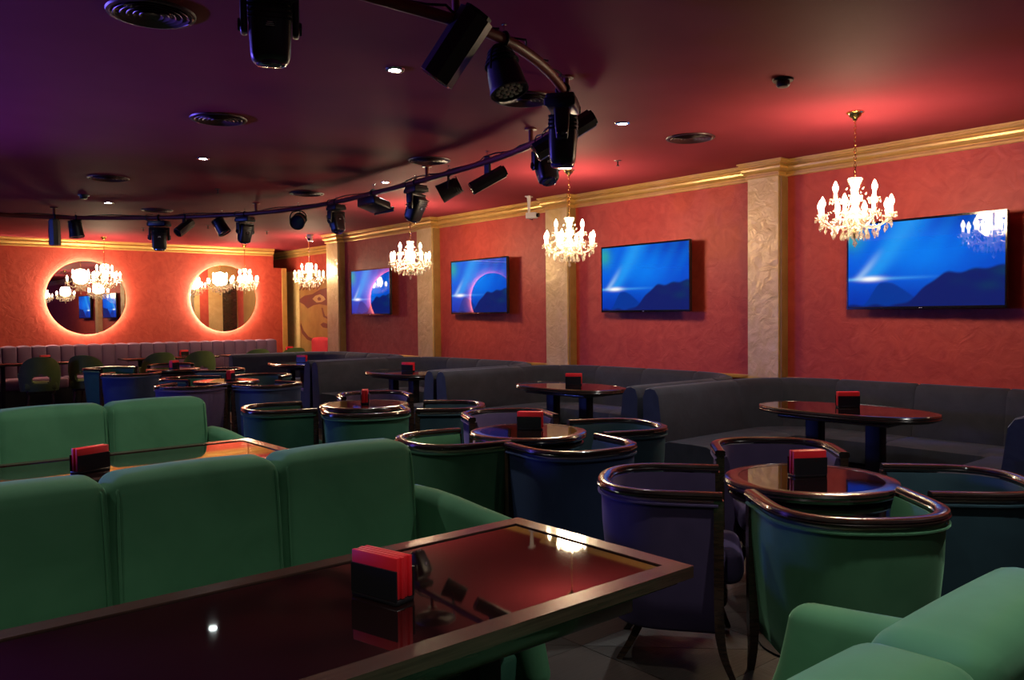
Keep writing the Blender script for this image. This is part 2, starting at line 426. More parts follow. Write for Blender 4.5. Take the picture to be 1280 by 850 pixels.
for y, n in zip(TVY, ('fourth wall screen counting from the mirror wall, blue waterfall picture', 'third wall screen counting from the mirror wall, blue picture',
                      'second wall screen counting from the mirror wall, blue picture', 'wall screen closest to the mirror wall, blue picture')):
    tv(y, n)

# ------------------------------------------------------------------ chandeliers
def make_chandelier():
    t = thing('chandelier', '', 'chandelier')
    # local z = 0 at the ceiling, hanging down
    obj('canopy', lathe([(0, -.062), (.012, -.060), (.018, -.045), (.040, -.030), (.046, -.012), (.058, -.006), (.058, 0), (0, 0)], 20), 'brass', t)
    ch = MB()
    z = -.065; k = 0
    while z > -.45:
        lk = [(.008 * math.cos(a), 0, z - .015 + .017 * math.sin(a)) for a in [2 * PI * q / 10 for q in range(10)]]
        r = tube(lk, .0026, 5, close=True); ch.join(r, rotz(PI / 2 * (k % 2))); z -= .026; k += 1
    obj('chain', ch, 'brass', t)
    obj('crown_cup', lathe([(0, -.455), (.046, -.452), (.052, -.462), (.042, -.485), (.030, -.505), (.026, -.53), (0, -.53)], 20), 'crystal', t)
    obj('stem', lathe([(0, -.47), (.009, -.47), (.009, -.80), (.02, -.82), (.012, -.86), (0, -.87)], 12), 'brass', t)
    obj('column', lathe([(.012, -.53), (.024, -.56), (.034, -.60), (.020, -.64), (.036, -.67), (.058, -.70), (.064, -.715), (.030, -.73), (.034, -.78), (.05, -.80), (.02, -.83), (.012, -.85)], 20, cap=False), 'crystal', t)
    def bulb_mb(x, y, z, s=1.):
        return lathe([(0, 0), (.009 * s, 0), (.010 * s, .03 * s), (.017 * s, .045 * s), (.018 * s, .058 * s), (.011 * s, .078 * s), (.004 * s, .094 * s), (0, .098 * s)], 10, (x, y, z))
    drops = MB()
    def drop(x, y, z, l=.035, r=.009):
        drops.add([(x, y, z), (x + r, y, z - l * .62), (x, y + r, z - l * .62), (x - r, y, z - l * .62), (x, y - r, z - l * .62), (x, y, z - l)],
                  [(0, 1, 2), (0, 2, 3), (0, 3, 4), (0, 4, 1), (5, 2, 1), (5, 3, 2), (5, 4, 3), (5, 1, 4)])
    def bead_line(p, q, sag, n):
        for i in range(n):
            s = (i + .5) / n; x, y, z = [p[k] * (1 - s) + q[k] * s for k in range(3)]
            drop(x, y, z - sag * 4 * s * (1 - s) + .006, .014, .006)
    def arm(ang, r, zt, zb):
        c, s = math.cos(ang), math.sin(ang)
        pth = [(.02, zb + .02), (r * .30, zb - .035), (r * .62, zb - .045), (r * .90, zb - .01), (r, zt - .02), (r, zt)]
        P = catmull([(x * c, x * s, z) for x, z in pth], 4)
        a = obj('arm', tube(P, .0065, 6), 'crystal', t)
        obj('drip_pan', lathe([(0, zt - .004), (.030, zt + .002), (.040, zt + .010), (.036, zt + .011), (.012, zt + .004), (.013, zt + .03), (0, zt + .03)], 12, (r * c, r * s, 0)), 'crystal', a)
        obj('bulb', bulb_mb(r * c, r * s, zt + .028, 1.08), 'bulb', a)
        for q in range(6):
            b = 2 * PI * q / 6 + ang
            drop(r * c + .036 * math.cos(b), r * s + .036 * math.sin(b), zt + .004, .034, .0075)
        drop(r * c, r * s, zt - .03, .065, .012)
        drop(r * .62 * c, r * .62 * s, zb - .05, .075, .012)
        drop(r * .36 * c, r * .36 * s, zb - .05, .085, .013)
    n1 = 8
    for k in range(n1): arm(2 * PI * k / n1 + .2, .235, -.715, -.745)
    for k in range(4): arm(2 * PI * k / 4 + .55, .125, -.600, -.690)
    for k in range(n1):
        a0, a1 = 2 * PI * k / n1 + .2, 2 * PI * (k + 1) / n1 + .2
        bead_line((.235 * math.cos(a0), .235 * math.sin(a0), -.715), (.235 * math.cos(a1), .235 * math.sin(a1), -.715), .05, 7)
        bead_line((.05 * math.cos(a0), .05 * math.sin(a0), -.50), (.20 * math.cos(a0), .20 * math.sin(a0), -.69), .05, 9)
        am = (a0 + a1) / 2
        drop(.19 * math.cos(am), .19 * math.sin(am), -.775, .06, .012); drop(.09 * math.cos(am), .09 * math.sin(am), -.82, .06, .011)
    drop(0, 0, -.86, .07, .018)
    o = obj('crystal_drops', drops, 'crystal', t, ang=5); o['kind'] = 'stuff'
    return t
CH = make_chandelier()
CHS = [(5.513, 2.827, 'crystal chandelier hanging in front of the fourth screen from the mirror wall'),
       (5.522, 5.646, 'crystal chandelier hanging before the pilaster beside the third screen'),
       (5.66, 8.58, 'crystal chandelier hanging in front of the second screen from the mirror wall'),
       (6.52, 13.0, 'crystal chandelier hanging before the mural recess'),
       (3.79, 14.97, 'crystal chandelier hanging before the mirror that shows many reflected lamps'),
       (6.28, 15.15, 'crystal chandelier hanging before the mirror next to the mural recess')]
for i, (x, y, lb) in enumerate(CHS):
    o = CH if i == 0 else copy_tree(CH)
    o.location = (x, y, CEIL); o.rotation_euler = (0, 0, .3 * i); o['label'] = lb; o['group'] = 'crystal chandeliers'
    l = bpy.data.lights.new('chandelier_light', 'POINT'); l.energy = CHANDELIER_W; l.color = (1, .76, .48); l.shadow_soft_size = .14
    lo = bpy.data.objects.new('chandelier_light', l); COL.objects.link(lo); lo.location = (x, y, CEIL - .60)

# ------------------------------------------------------------------ ceiling fittings
def spot(loc, energy, color, size, blend, target=None, radius=.05, name='downlight_lamp'):
    l = bpy.data.lights.new(name, 'SPOT'); l.energy = energy; l.color = color; l.spot_size = size; l.spot_blend = blend; l.shadow_soft_size = radius
    o = bpy.data.objects.new(name, l); COL.objects.link(o); o.location = loc
    if target is not None: o.rotation_euler = (Vector(target) - Vector(loc)).to_track_quat('-Z', 'Y').to_euler()
    return o
DL = [(2.52, 3.95, 'recessed downlight between the round air vents, inside the lamp ring'), (4.496, 4.043, 'recessed downlight outside the lamp ring beside the vent'),
      (2.62, 7.16, 'recessed downlight at the middle of the lamp ring'), (4.53, 7.30, 'recessed downlight right beside the lamp ring pipe'),
      (2.73, 10.53, 'recessed downlight close to the end of the lamp ring'), (6.94, 13.74, 'small recessed downlight by the mural recess'),
      (.6, 4.0, 'recessed downlight above the second sofa'), (.6, .8, 'recessed downlight above the back-turned sofa'), (2.55, .8, 'recessed downlight above the fifth round table'), (4.5, .9, 'recessed downlight before the nearest booth'),
      (.6, 7.2, 'recessed downlight at the stage side of the ring'), (-1.35, 2.4, 'recessed downlight beside the stage wall'), (.6, -1.6, 'recessed downlight by the rear wall, stage side'), (2.55, -1.6, 'recessed downlight by the rear wall, booth side')]
dl_parts = [('trim_ring', lathe([(.034, -.001), (.036, -.008), (.052, -.007), (.056, 0), (.034, 0)], 24), 'chrome'),
            ('lamp_face', lathe([(0, -.009), (.020, -.008), (.033, -.004), (.033, 0), (0, 0)], 20), 'downlight_glow')]
dl_me = [(n, mesh(n, mb, k), k) for n, mb, k in dl_parts]
for x, y, lb in DL:
    t = thing('downlight', lb or 'recessed downlight over the seats beside the stage', 'downlight', (x, y, CEIL), 0, 'recessed downlights')
    for n, me, k in dl_me: obj(n, me, None, t)
    small = .8 if y > 13 else 1
    spot((x, y, CEIL - .02), DOWNLIGHT_W * small, (1.0, .96, .88), math.radians(115), .9, (x, y, 0), .04)
def vent_parts():
    t = thing('air_vent', '', 'vent')
    obj('flange', lathe([(.165, -.002), (.170, -.010), (.186, -.009), (.190, 0), (.165, 0)], 40), 'vent_paint', t)
    obj('throat', lathe([(0, -.001), (.165, -.001), (.165, -.0005), (0, -.0005)], 32), 'vent_dark', t)
    for r in (.145, .118, .091, .064, .037):
        obj('cone_ring', lathe([(r - .006, -.003), (r + .012, -.015), (r + .013, -.013), (r - .004, -.001)], 36), 'vent_paint', t)
    return t
VT = vent_parts()
VS = [(1.21, 3.905, 'round air vent nearest the large hanging moving head'), (2.19, 5.68, 'round air vent inside the lamp ring, between two downlights'), (2.26, 8.71, 'round air vent inside the ring near its far downlight'),
      (3.40, 10.92, 'round air vent just past the ring, by the mirror wall lamps'), (4.21, 6.06, 'round air vent behind the ring above a moving head'), (5.29, 4.05, 'round air vent above the booths'),
      (4.25, 8.50, 'round air vent behind the ring near the blue lens lamp'), (3.50, 3.98, 'round air vent hidden behind the cluster of lamps')]
for i, (x, y, lb) in enumerate(VS):
    o = VT if i == 0 else copy_tree(VT)
    o.location = (x, y, CEIL); o['label'] = lb; o['group'] = 'round air vents'
def small_disc(name, x, y, lb, cat, kind):
    t = thing(name, lb, cat, (x, y, CEIL))
    if kind == 'sensor':
        obj('base', lathe([(0, -.012), (.058, -.012), (.062, 0), (0, 0)], 24), 'black_plastic', t)
        obj('cap', lathe([(0, -.048), (.030, -.046), (.040, -.036), (.040, -.012), (0, -.012)], 20), 'black_plastic', t)
    else:
        obj('rose', lathe([(0, -.006), (.028, -.005), (.034, 0), (0, 0)], 16), 'vent_paint', t)
        obj('nozzle', lathe([(0, -.05), (.016, -.048), (.016, -.044), (.006, -.042), (.006, -.006), (0, -.006)], 12), 'vent_dark', t)
    return t
small_disc('smoke_detector', 4.404, 2.70, 'black smoke detector on the ceiling above the booths', 'detector', 'sensor')
small_disc('smoke_detector', 2.35, 10.05, 'small dark smoke detector over the far end of the ring', 'detector', 'sensor')
for x, y, lb in ((5.55, 5.05, 'ceiling sprinkler near the chandelier by the third screen'), (3.35, 8.75, 'ceiling sprinkler inside the lamp ring'), (3.9, 13.2, 'ceiling sprinkler in front of the mirror wall'), (5.6, 12.6, 'ceiling sprinkler before the recess'), (4.55, 12.3, 'ceiling sprinkler behind the ring moving heads')):
    small_disc('sprinkler', x, y, lb, 'sprinkler', 'spr')

# white ceiling camera on a post, dome camera
t = thing('ceiling_camera', 'white camera on a ceiling post beside the pilaster', 'camera', (6.372, 7.177, CEIL), .4)
obj('mount_plate', rbox(.10, .06, .016, .006, 2, c=(0, 0, -.008)), 'white_plastic', t)
obj('post', lathe([(.014, -.20), (.018, -.12), (.024, -.016), (0, -.016)], 14), 'white_plastic', t)
obj('camera_body', rbox(.075, .13, .07, .012, 2, c=(.01, -.03, -.225)), 'white_plastic', t)
obj('lens', lathe([(0, 0), (.022, 0), (.024, .03), (.016, .032), (0, .03)], 16).xf(T(.01, -.095, -.225) @ rotx(PI / 2)), 'black_gloss', t)
obj('cable', tube(catmull([(.01, .03, -.20), (.06, .03, -.17), (.085, 0, -.23), (.05, -.02, -.27), (.02, 0, -.262)], 5), .004, 6), 'black_plastic', t)
t = thing('dome_camera', 'white dome camera on the ceiling by the last pilaster', 'camera', (6.42, 12.75, CEIL))
obj('base', lathe([(0, -.03), (.055, -.03), (.06, 0), (0, 0)], 20), 'white_plastic', t)
obj('ball', lathe([(0, -.115), (.03, -.108), (.05, -.08), (.05, -.05), (.035, -.03), (0, -.03)], 20), 'white_plastic', t)
obj('lens', lathe([(0, 0), (.022, 0), (.02, .01), (0, .012)], 14).xf(T(-.034, -.03, -.078) @ rotz(.7) @ roty(-PI / 2)), 'black_gloss', t)

# ------------------------------------------------------------------ lamp ring (pipe)
RZ = 2.67
ring_pts = [(1.20, 2.86), (1.767, 2.843), (2.30, 2.865), (2.70, 3.01), (3.10, 3.25), (3.50, 3.58), (3.95, 4.18), (4.20, 5.00), (4.32, 5.90), (4.41, 7.15), (4.42, 8.35), (4.21, 9.42), (3.69, 10.34), (3.00, 11.03), (2.32, 11.40), (1.70, 11.46),
            (.85, 11.25), (0, 10.75), (-.62, 9.9), (-1.0, 8.6), (-1.12, 7.15), (-1.05, 5.8), (-.78, 4.6), (-.2, 3.6), (.45, 3.08)]
RP = catmull([(x, y, 0) for x, y in ring_pts], 6, True)
for _ in range(6):
    RP = [tuple((Vector(RP[i - 1]) + 2 * Vector(RP[i]) + Vector(RP[(i + 1) % len(RP)])) / 4) for i in range(len(RP))]
rg = thing('lamp_ring', 'dark red ring of pipe hung below the ceiling, carrying stage lamps', 'lamp rig', (1.65, 7.15, CEIL))
RO = Vector((1.65, 7.15, CEIL))
obj('pipe', tube([(p[0] - RO.x, p[1] - RO.y, RZ - CEIL) for p in RP], .026, 10, close=True), 'pipe_paint', rg)
def near_ring(x, y):
    i = min(range(len(RP)), key=lambda k: (RP[k][0] - x) ** 2 + (RP[k][1] - y) ** 2)
    d = Vector(RP[(i + 1) % len(RP)]) - Vector(RP[i - 1]); return RP[i][0], RP[i][1], math.atan2(d.y, d.x)
for x, y in ((2.33, 11.5), (4.25, 9.55), (4.34, 6.38), (4.10, 4.53), (2.10, 2.85), (3.4, 3.45), (-1.1, 7), (0, 10.7), (-.2, 3.6)):
    X, Y, a = near_ring(x, y)
    obj('hanger', lathe([(0, RZ - CEIL), (.017, RZ - CEIL), (.017, -.012), (.045, -.010), (.045, -.001), (0, -.001)], 12, (X - RO.x, Y - RO.y, 0)), 'pipe_paint', rg)
# thin cable looped along the pipe
cab = []
for k, p in enumerate(RP):
    cab.append((p[0] - RO.x + .03 * math.sin(k * 1.7), p[1] - RO.y + .03 * math.cos(k * 1.7), RZ - CEIL + .028 + .012 * math.sin(k * .9)))
obj('cable', tube(cab, .006, 5, close=True), 'black_plastic', rg)

def clamp(t, z=0.):
    """hook clamp round the pipe; local origin = pipe centre"""
    c = obj('clamp', tube([(0, .036 * math.cos(a), .036 * math.sin(a)) for a in [PI * 2 * q / 14 for q in range(14)]], .012, 6, close=True), 'black_metal', t)
    obj('clamp_screw', lathe([(0, -.02), (.006, -.02), (.006, .035), (.016, .037), (.016, .044), (0, .046)], 8, (0, 0, .045)), 'chrome', c)

def moving_head(x, y, yaw, tilt, label, s=1., drop=.0, lens='lens_blue'):
    X, Y, a = near_ring(x, y)
    t = thing('moving_head_light', label, 'stage light', (X, Y, RZ - drop), a, 'moving head lamps on the ring')
    t.scale = (s, s, s)
    clamp(t)
    obj('base', rbox(.27, .18, .085, .02, 2, c=(0, 0, -.088)), 'black_plastic', t)
    for e in (-1, 1): obj('base_foot', rbox(.03, .19, .05, .01, 2, c=(e * .125, 0, -.10)), 'black_metal', t)
    Yw = rotz(yaw - a)
    yk = MB()
    yk.join(rbox(.27, .10, .035, .012, 2, c=(0, 0, -.155)))
    for e in (-1, 1): yk.join(rbox(.034, .095, .19, .014, 2, c=(e * .125, 0, -.235), fn=lambda X_, Y_, Z_: (X_, Y_ * (1 - .25 * max(0, (-.2 - Z_) / .13)), Z_)))
    y_ = obj('yoke', yk.xf(Yw), 'black_plastic', t)
    for e in (-1, 1): obj('pivot_cap', lathe([(0, 0), (.034, 0), (.03, .012), (0, .014)], 14).xf(Yw @ T(e * .142, 0, -.285) @ roty(e * PI / 2)), 'black_gloss', y_)
    H = Yw @ T(0, 0, -.285) @ rotx(tilt)
    obj('head', rbox(.205, .17, .31, .045, 3, c=(0, 0, -.03), fn=lambda X_, Y_, Z_: (X_ * (1.0 + .55 * min(0, Z_ + .03)), Y_ * (1.0 + .75 * min(0, Z_ + .03)), Z_)).xf(H), 'black_plastic', t)
    for q in range(4): obj('cooling_fin', rbox(.212, .176, .010, .004, 1, c=(0, 0, .03 + .024 * q)).xf(H), 'black_metal', t)
    obj('front_lens', lathe([(0, -.196), (.060, -.194), (.072, -.186), (.074, -.17), (0, -.17)], 22).xf(H), lens, t)
    p = obj('print_plate', box(-.03, .03, -.0895, -.0875, -.02, .012).xf(H), 'black_gloss', t)
    for q in range(3): obj('print_line', box(-.022 + .004 * q, .022 - .004 * q, -.0905, -.0895, -.012 + .008 * q, -.009 + .008 * q).xf(H), 'white_print', p)
    obj('power_cable', tube(catmull([(.11, .05, -.06), (.18, .05, -.02), (.16, .04, .04), (.08, .0, .045)], 5), .006, 6), 'black_plastic', t)
    return t

def aim(direction):
    """matrix taking local -Z to a world direction"""
    return Vector(direction).to_track_quat('-Z', 'Y').to_matrix().to_4x4()

def par_can(x, y, direction, label, s=1., led=True):
    X, Y, a = near_ring(x, y)
    t = thing('par_lamp', label, 'stage light', (X, Y, RZ), 0, 'par lamps on the ring')
    t.scale = (s, s, s)
    c_ = MB(); clamp(t)
    A = T(0, 0, -.19) @ aim(direction)
    pr = [(0, .17), (.030, .168), (.052, .150), (.076, .10), (.098, 0), (.108, -.09)] if led else [(0, .14), (.070, .138), (.088, .125), (.094, .09), (.102, -.01), (.108, -.09)]
    obj('body', lathe(pr + [(.112, -.105), (.112, -.12), (.100, -.12), (.098, -.108), (0, -.108)], 26).xf(A), 'black_plastic', t)
    fr = .045 if led else .084
    for q in range(4): obj('cooling_fin', lathe([(fr + .012 * q * led, .142 - .026 * q), (fr + .019 + .012 * q * led, .140 - .026 * q), (fr + .021 + .012 * q * led, .134 - .026 * q), (fr + .012 * q * led, .132 - .026 * q)], 20).xf(A), 'black_metal', t)
    if led:
        for rr, n in ((0, 1), (.034, 6), (.068, 12)):
            for q in range(n):
                b = 2 * PI * q / n
                obj('led_lens', lathe([(0, -.118), (.012, -.116), (.014, -.108), (0, -.108)], 8, (rr * math.cos(b), rr * math.sin(b), 0)).xf(A), 'led_lens', t)
    else:
        obj('front_lens', lathe([(0, -.118), (.06, -.116), (.096, -.109), (0, -.108)], 20).xf(A), 'lens_blue', t)
    d = Vector(direction); ax = Vector((-d.y, d.x, 0)); ax = ax.normalized() if ax.length > .05 else Vector((math.cos(a), math.sin(a), 0))
    P = []
    for k in range(13):
        b = PI * k / 12; P.append(tuple(ax * (.122 * math.cos(b)) + Vector((0, 0, -.19 + .155 * math.sin(b) ** .5))))
    obj('yoke', tube(P, .010, 6, squash=.6), 'black_metal', t)
    obj('power_cable', tube(catmull([tuple(A @ Vector((0, 0, .14))), (.06, .08, -.06), (.04, .06, .03), (0, .02, .04)], 5), .006, 6), 'black_plastic', t)
    return t

def profile_box(x, y, direction, label, L=.30, w_=.13, drop=.14):
    X, Y, a = near_ring(x, y)
    t = thing('box_lamp', label, 'stage light', (X, Y, RZ), 0, 'box lamps on the ring')
    clamp(t)
    A = T(0, 0, -drop) @ aim(direction)
    hexa = [(w_ / 2 * 1.05 * math.cos(2 * PI * k / 8 + PI / 8), w_ / 2 * 1.05 * math.sin(2 * PI * k / 8 + PI / 8)) for k in range(8)]
    obj('body', prism(hexa, -L / 2, L / 2).xf(A), 'black_plastic', t, ang=20)
    obj('front_lens', lathe([(0, -L / 2 - .004), (w_ * .36, -L / 2 - .003), (w_ * .42, -L / 2), (0, -L / 2)], 18).xf(A), 'black_gloss', t)
    obj('front_rim', lathe([(w_ * .42, -L / 2 - .006), (w_ * .47, -L / 2 - .006), (w_ * .47, -L / 2), (w_ * .42, -L / 2)], 18, cap=False).xf(A), 'chrome', t)
    obj('rear_cap', prism([(p[0] * .8, p[1] * .8) for p in hexa], L / 2, L / 2 + .018).xf(A), 'black_metal', t)
    obj('bracket', box(-.012, .012, -.03, .03, -drop + .03, -.03), 'black_metal', t)
    return t

toward_cam = lambda x, y: math.atan2(-y, -x) + PI / 2
moving_head(1.28, 2.86, -.42, .10, 'large black moving head hanging apart, inside the ring curve', .72)
profile_box(2.10, 2.83, (-.34, .47, -.78), 'long black box lamp slung at the near bend of the ring', .31, .15, .11)
par_can(2.42, 2.94, (.06, -.30, -.93), 'black par lamp with a disc of small leds', .80)
moving_head(3.20, 3.33, .75, .03, 'tall black moving head at the tightest bend', .90)
profile_box(3.72, 3.86, (-.58, .50, -.46), 'long black box lamp pointing down beside the tall moving head', .42, .12, .10)
moving_head(3.98, 4.35, -.35, -.45, 'black moving head tilted below the bend, near the pilaster chandelier', .72)
profile_box(4.27, 5.35, (-.62, .45, -.42), 'slim black box lamp tilted under the ring', .30, .105, .15)
par_can(4.31, 5.87, (-.62, .55, -.42), 'black par lamp beside the slim box lamp', .76, False)
moving_head(4.37, 6.5, .35, .42, 'black moving head beneath the vent', .78)
t = thing('flood_lamp', 'flat black flood lamp lying close under the ring', 'stage light', (*near_ring(4.41, 7.3)[:2], RZ), near_ring(4.41, 7.3)[2])
clamp(t)
obj('body', rbox(.36, .20, .09, .02, 2, c=(0, 0, -.11), fn=lambda X_, Y_, Z_: (X_ * (1 - 1.2 * (Z_ + .11)), Y_, Z_ + Y_ * .3)), 'black_plastic', t)
obj('visor', rbox(.39, .015, .05, .005, 1, c=(0, -.115, -.17)), 'black_metal', t)
obj('bracket', box(-.02, .02, -.03, .03, -.08, -.025), 'black_metal', t)
moving_head(4.43, 8.15, .2, -.30, 'black moving head with a blue lens reflection', .72)
par_can(4.35, 8.95, (-.5, -.75, -.28), 'black par lamp with a blue glass lens', .76, False)
moving_head(4.08, 9.72, .15, .30, 'black moving head next to the hanger by the mirrors', .74)
par_can(3.86, 10.1, (.35, -.35, -.85), 'black par lamp with light yoke near the mirrors', .74, False)
profile_box(3.60, 10.45, (-.45, -.15, -.35), 'short black box lamp between par lamp and moving head', .24, .12, .13)
moving_head(3.34, 10.72, -.30, -.05, 'stocky black moving head before the mirror wall', .86)
par_can(2.60, 11.27, (.10, -.12, -.95), 'black par lamp hanging straight down before a mirror', .78, False)
profile_box(2.36, 11.38, (.02, .02, -1), 'upright black box lamp at the ring hanger', .30, .13, .19)

# stage wash lamps standing on the floor beside the stage (out of view): the blue light on chairs and ceiling
for k, (x, y, tx, ty, tz, e) in enumerate(((-3.6, 10.7, 3.6, 6.0, 1.5, 1.1), (-3.6, 12.2, 3.6, 8.6, 1.4, 1.), (-2.4, 10.4, -.4, 6.2, 4.1, 10.0))):
    t = thing('stage_wash_lamp', 'black stand lamp throwing blue light ' + ('level with the middle of the lamp ring', 'towards the mirror wall end', 'up at the ceiling')[k], 'stage light', (x, y, 0), 0, 'stage wash lamps')
    A = T(0, 0, 1.8) @ aim((tx - x, ty - y, tz - 1.8))
    obj('body', lathe([(0, .15), (.07, .14), (.10, .05), (.12, -.10), (.12, -.12), (.105, -.12), (.10, -.10), (0, -.10)], 22).xf(A), 'black_plastic', t)
    obj('stand', tube([(0, 0, .02), (0, 0, 1.68)], .018, 8), 'black_metal', t)
    obj('foot', lathe([(0, 0), (.20, 0), (.20, .015), (.03, .03), (0, .03)], 20), 'black_metal', t)
    p = Vector((x, y, 0)) + A @ Vector((0, 0, -.14))
    spot(tuple(p), STAGE_W * e, (.10, .16, 1.0) if k < 2 else (.17, .10, 1.0), math.radians(120 if k < 2 else 76), .8, (tx, ty, tz), .10, 'stage_wash_light')

# ------------------------------------------------------------------ green sofas
def make_sofa():
    t = thing('sofa', '', 'sofa')
    W2, PW = .795, .53          # half inner width, width of one back panel
    # front faces +y; the back's front face is at y = 0 on top
    def lean(x, y, z): return (x, y + .045 * (.95 - z) * 1.6, z + .006 * max(0, min(1, -y / .2)) * max(0, (z - .75) / .2))
    for k in range(3):
        cx = (k - 1) * PW
        p = obj('back_cushion', rbox(PW - .002, .20, .62, .052, 4, puff=.012, c=(cx, -.10, .645), inner=4, fn=lean), 'green_velvet', t)
        xs = PW / 2 - .020
        P = catmull([lean(*q) for q in ((cx - xs, -.012, .40), (cx - xs, -.004, .86), (cx - xs + .03, -.022, .925), (cx, -.022, .945), (cx + xs - .03, -.022, .925), (cx + xs, -.004, .86), (cx + xs, -.012, .40))], 5)
        obj('piping', tube(P, .0045, 5), 'green_velvet', p)
        obj('seat_cushion', rbox(PW - .006, .60, .17, .05, 3, puff=.015, c=(cx, .30, .36), inner=2), 'green_velvet', t)
    for s in (-1, 1):
        def armfn(x, y, z):
            f = max(0, (y - .10) / .38)
            return (x + s * .03 * f * f, y + .13 * max(0, (.66 - z) / .45) * f, z - .045 * f * max(0, (z - .3) / .45))
        obj('armrest', rbox(.11, .66, .61, .05, 4, puff=.006, c=(s * (W2 + .055), .165, .455), inner=3, fn=armfn), 'green_velvet', t)
    obj('base', rbox(2 * W2 + .16, .72, .12, .02, 2, c=(0, .20, .21)), 'dark_green_velvet', t)
    obj('back_shell', rbox(2 * W2 + .02, .05, .66, .02, 2, c=(0, -.155, .52)), 'green_velvet', t)
    for s in (-1, 1):
        for y in (-.06, .46): obj('leg', lathe([(0, 0), (.014, 0), (.022, .15), (0, .15)], 10, (s * .74, y, 0)), 'dark_wood', t)
    return t
SF = make_sofa()
for i, (x, y, r, lb) in enumerate(((.955, 2.68, PI, 'green velvet sofa behind the front long table, facing it'), (1.007, 5.06, PI, 'green velvet sofa behind the long table with the gold reflection'), (.955, .625, 0, 'green velvet sofa with its back turned, in front of the front long table'))):
    o = SF if i == 0 else copy_tree(SF)
    o.location = (x, y, 0); o.rotation_euler = (0, 0, r); o['label'] = lb; o['group'] = 'green sofas'
    o.scale = (1.06 if i == 1 else 1.04, 1.0, .972)

# ------------------------------------------------------------------ long tables
def make_long_table():
    t = thing('long_table', '', 'table')
    L, D, fw, zt, th = 1.82, .715, .058, .75, .032
    x, y = L / 2, D / 2
    def strip(a, b, c_, d):
        q = [a, b, c_, d]; m_ = MB()
        m_.add([(p[0], p[1], zt) for p in q] + [(p[0], p[1], zt - th) for p in q], [(0, 1, 2, 3), (7, 6, 5, 4), (0, 4, 5, 1), (1, 5, 6, 2), (2, 6, 7, 3), (3, 7, 4, 0)]); return m_
    o_, i_ = [(-x, -y), (x, -y), (x, y), (-x, y)], [(-x + fw, -y + fw), (x - fw, -y + fw), (x - fw, y - fw), (-x + fw, y - fw)]
    for k in range(4):
        obj('frame_rail', strip(o_[k], o_[(k + 1) % 4], i_[(k + 1) % 4], i_[k]), 'frame_wood', t)
    obj('glass_top', box(-x + fw - .001, x - fw + .001, -y + fw - .001, y - fw + .001, zt - .02, zt - .004), 'table_glass', t)
    obj('under_board', box(-x + .03, x - .03, -y + .03, y - .03, zt - .05, zt - .021), 'dark_wood', t)
    for s in (-1, 1):
        obj('apron', rbox(L - .30, .022, .06, .005, 1, c=(0, s * (y - .09), zt - .08)), 'dark_wood', t)
        obj('column', rbox(.075, .085, .67, .008, 2, c=(s * .47, 0, .365)), 'black_metal', t)
        obj('foot', rbox(.09, D - .16, .03, .008, 1, c=(s * .47, 0, .015)), 'black_metal', t)
        obj('bearer', rbox(.06, D - .20, .03, .006, 1, c=(s * .47, 0, zt - .066)), 'dark_wood', t)
    return t
LT = make_long_table()
for i, (x, y, lb) in enumerate(((.862, 1.708, 'long dark glass-topped table between the facing green sofas'), (.935, 4.09, 'long table mirroring the gold cornice, behind the first sofa back'))):
    o = LT if i == 0 else copy_tree(LT)
    o.location = (x, y, 0); o['label'] = lb; o['group'] = 'long tables'

